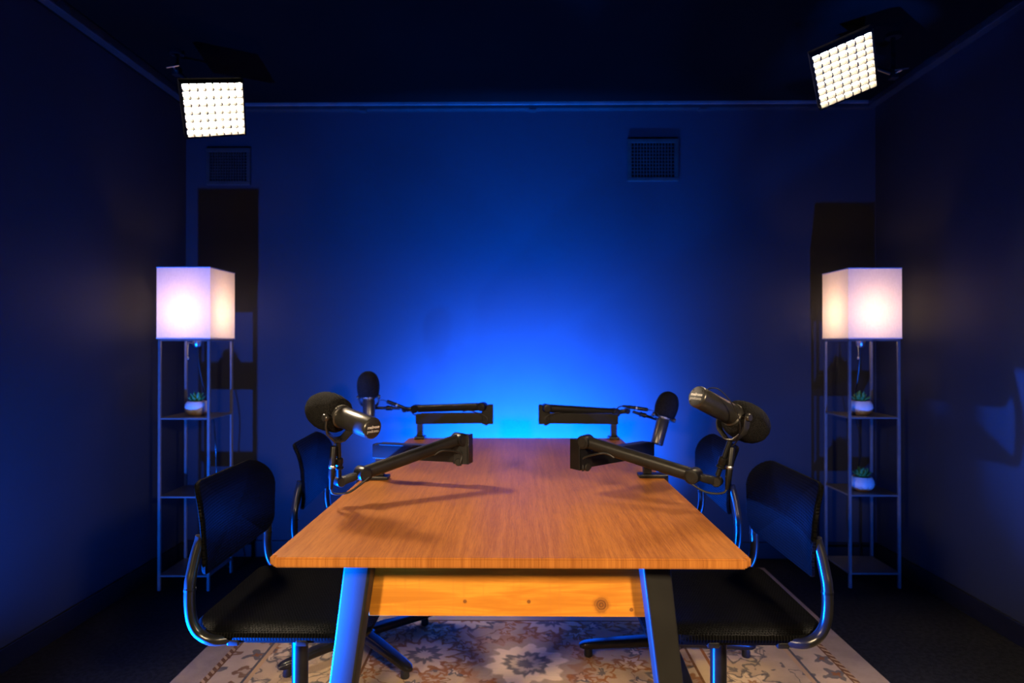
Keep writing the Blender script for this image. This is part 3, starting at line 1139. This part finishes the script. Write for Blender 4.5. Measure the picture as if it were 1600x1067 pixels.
# ------------------------------------------------------------------ softboxes
def softbox(label, C, n, r, u, w, h, mount, nx, ny):
    C, n, r, u = V(C), V(n).normalized(), V(r).normalized(), V(u).normalized()
    t = thing('softbox_light', label, 'studio light', C - n * .10, 'gridded softboxes under the ceiling')
    M = mat_of(r, u, n, C)
    # fabric hood
    b = BM()
    hw, hh = w / 2 + .004, h / 2 + .004
    rings = []
    for sx, sy, z in ((hw, hh, .0), (hw, hh, -.038), (.045, .045, -.105), (.045, .045, -.115)):
        rings.append([b.verts.new(M @ V((x * sx, y * sy, z))) for x, y in ((-1, -1), (1, -1), (1, 1), (-1, 1))])
    for a, c in zip(rings, rings[1:]):
        for k in range(4):
            b.faces.new((a[k], a[(k + 1) % 4], c[(k + 1) % 4], c[k]))
    b.faces.new(rings[-1])
    bmesh.ops.solidify(b, geom=list(b.faces), thickness=.002)
    obj('hood', b, 'fabric_black', t, world=True, angle=25)
    # lit cloth
    b = BM(); box(b, (-w / 2 + .001, -h / 2 + .001, -.030), (w / 2 - .001, h / 2 - .001, -.028), mat=M)
    df = obj('diffuser', b, 'diffuser', t, world=True)
    df['label'] = 'bright white glowing cloth'
    # fabric grid
    b = BM()
    rnd = random.Random(5)
    for k in range(nx + 1):
        x = -w / 2 + w * k / nx
        x = min(max(x, -w / 2 + .002), w / 2 - .002)
        j = 0 if k in (0, nx) else rnd.uniform(-.0015, .0015)
        box(b, (x - .0022 + j, -h / 2, -.027), (x + .0022 + j, h / 2, .001), mat=M)
    for k in range(ny + 1):
        y = -h / 2 + h * k / ny
        y = min(max(y, -h / 2 + .002), h / 2 - .002)
        j = 0 if k in (0, ny) else rnd.uniform(-.0015, .0015)
        box(b, (-w / 2, y - .0022 + j, -.027), (w / 2, y + .0022 + j, .001), mat=M)
    obj('grid', b, 'grid', t, world=True)
    # lamp head
    b = BM()
    box(b, (-.04, -.04, -.165), (.04, .04, -.113), .006, mat=M)
    for k in range(5):
        box(b, (-.042, -.03 + k * .015 - .003, -.175), (.042, -.03 + k * .015 + .003, -.163), .001, 1, mat=M)
    hd = obj('lamp_head', b, 'arm_dark', t, world=True)
    b = BM(); q = M @ V((-.03, .0415, -.14)); lathe(b, [(.004, -.001), (.004, .001)], q, u, 10); obj('indicator', b, 'led', hd, world=True)
    # bracket up to the ceiling
    m = V(mount)
    h0 = M @ V((0, 0, -.15))
    b = BM()
    tube(b, [h0, h0.lerp(m, .5), m], .009, 12)
    tube(b, [m, V((m.x, m.y, ZC - .012))], .009, 12)
    lathe(b, [(.03, ZC - .014), (.03, ZC - .0005)], (m.x, m.y, 0), (0, 0, 1), 20)
    br = obj('bracket', b, 'tube_metal', t, world=True)
    b = BM()
    box(b, (-.016, -.016, -.02), (.016, .016, .02), .003, mat=Matrix.Translation(m))
    obj('clamp', b, 'arm_metal', br, world=True)
    b = BM()
    g = m + V((.0, -.02, .0))
    tube(b, [g + V((0, .01, 0)), g + V((.01, -.025, 0))], .004, 8)
    tube(b, [g + V((-.02, -.027, -.003)), g + V((.035, -.027, .006))], .0035, 8)
    obj('clamp_handle', b, 'silver', br, world=True)
    return t


softbox('glowing gridded softbox hung at upper left below the ceiling corner',
        (-1.345, 2.75, 2.216), (.565, -.50, -.655), (.788, .562, .252), (.242, -.659, .712), .2515, .247, at(272, 108, 2.80), 8, 7)
softbox('glowing gridded softbox tilted at upper right below the ceiling corner',
        (1.324, 2.55, 2.285), (.002, -.606, -.795), (.880, -.376, .290), (-.475, -.70, .532), .221, .263, at(1393, 118, 2.68), 7, 8)


# ------------------------------------------------------------------ lights of the studio
def area(name, loc, target, size, watts, color, spread):
    L = bpy.data.lights.new(name, 'AREA')
    L.shape = 'SQUARE'
    L.size = size
    L.energy = watts
    L.color = color
    L.spread = math.radians(spread)
    o = bpy.data.objects.new(name, L)
    o.location = loc
    o.rotation_euler = (V(target) - V(loc)).to_track_quat('-Z', 'Y').to_euler()
    return link(o)


def spot(name, loc, target, watts, color, angle, blend, radius):
    L = bpy.data.lights.new(name, 'SPOT')
    L.energy = watts
    L.color = color
    L.spot_size = math.radians(angle)
    L.spot_blend = blend
    L.shadow_soft_size = radius
    o = bpy.data.objects.new(name, L)
    o.location = loc
    o.rotation_euler = (V(target) - V(loc)).to_track_quat('-Z', 'Y').to_euler()
    return link(o)


BLUE = (.0, .115, 1.0)
def uplight(name, loc, az, el, size, watts, spread):
    az, el = math.radians(az), math.radians(el)
    d = V((math.cos(az) * math.cos(el), math.sin(az) * math.cos(el), math.sin(el)))
    return area(name, loc, V(loc) + d, size, watts, BLUE, spread)


# small blue uplights lying on the floor at both sides, and a bar behind the table
uplight('floor_wash_left', (-1.55, 1.48, .05), 68, 40, .05, 46, 108)
uplight('floor_puck_left', (-1.38, 1.475, .04), -6, 32, .03, 210, 70)
uplight('floor_wash_right', (1.43, 1.48, .05), 104, 40, .05, 22, 108)
fb = uplight('floor_wash_back', (0.02, 2.98, .035), 90, 45, 1.0, 430, 80)
fb.data.shape = 'RECTANGLE'
fb.data.size_y = .05
# the two front softboxes behind the camera that light the near side
for sx in (-1, 1):
    area('front_softbox_light', (sx * 1.4, -.7, 1.80), (0, 1.85, .36), .25, 9.5, (1.0, .74, .45), 52)

w = bpy.data.worlds.new('dark_room')
S.world = w
w.use_nodes = True
w.node_tree.nodes['Background'].inputs[0].default_value = (.0, .0, .0, 1)

# ------------------------------------------------------------------ camera
cam = bpy.data.cameras.new('camera')
cam.lens = FPX / 1600 * 36
cam.sensor_width = 36
co = bpy.data.objects.new('camera', cam)
fw = V(((800 - 811) / FPX, 1, (538 - 533.5) / FPX)).normalized()
rt = fw.cross(V((0, 0, 1))).normalized()
upv = rt.cross(fw)
co.matrix_world = mat_of(rt, upv, -fw, V((0, 0, CZ)))
link(co)
cam.clip_start = .02
cam.dof.use_dof = True
cam.dof.focus_distance = 1.66
cam.dof.aperture_fstop = 2.8
S.camera = co

S.view_settings.view_transform = 'Standard'
S.view_settings.look = 'None'
S.view_settings.gamma = 1
S.view_settings.exposure = 0
S.view_settings.use_curve_mapping = False
S.cycles.use_denoising = True
S.cycles.max_bounces = 8
S.cycles.sample_clamp_indirect = 4
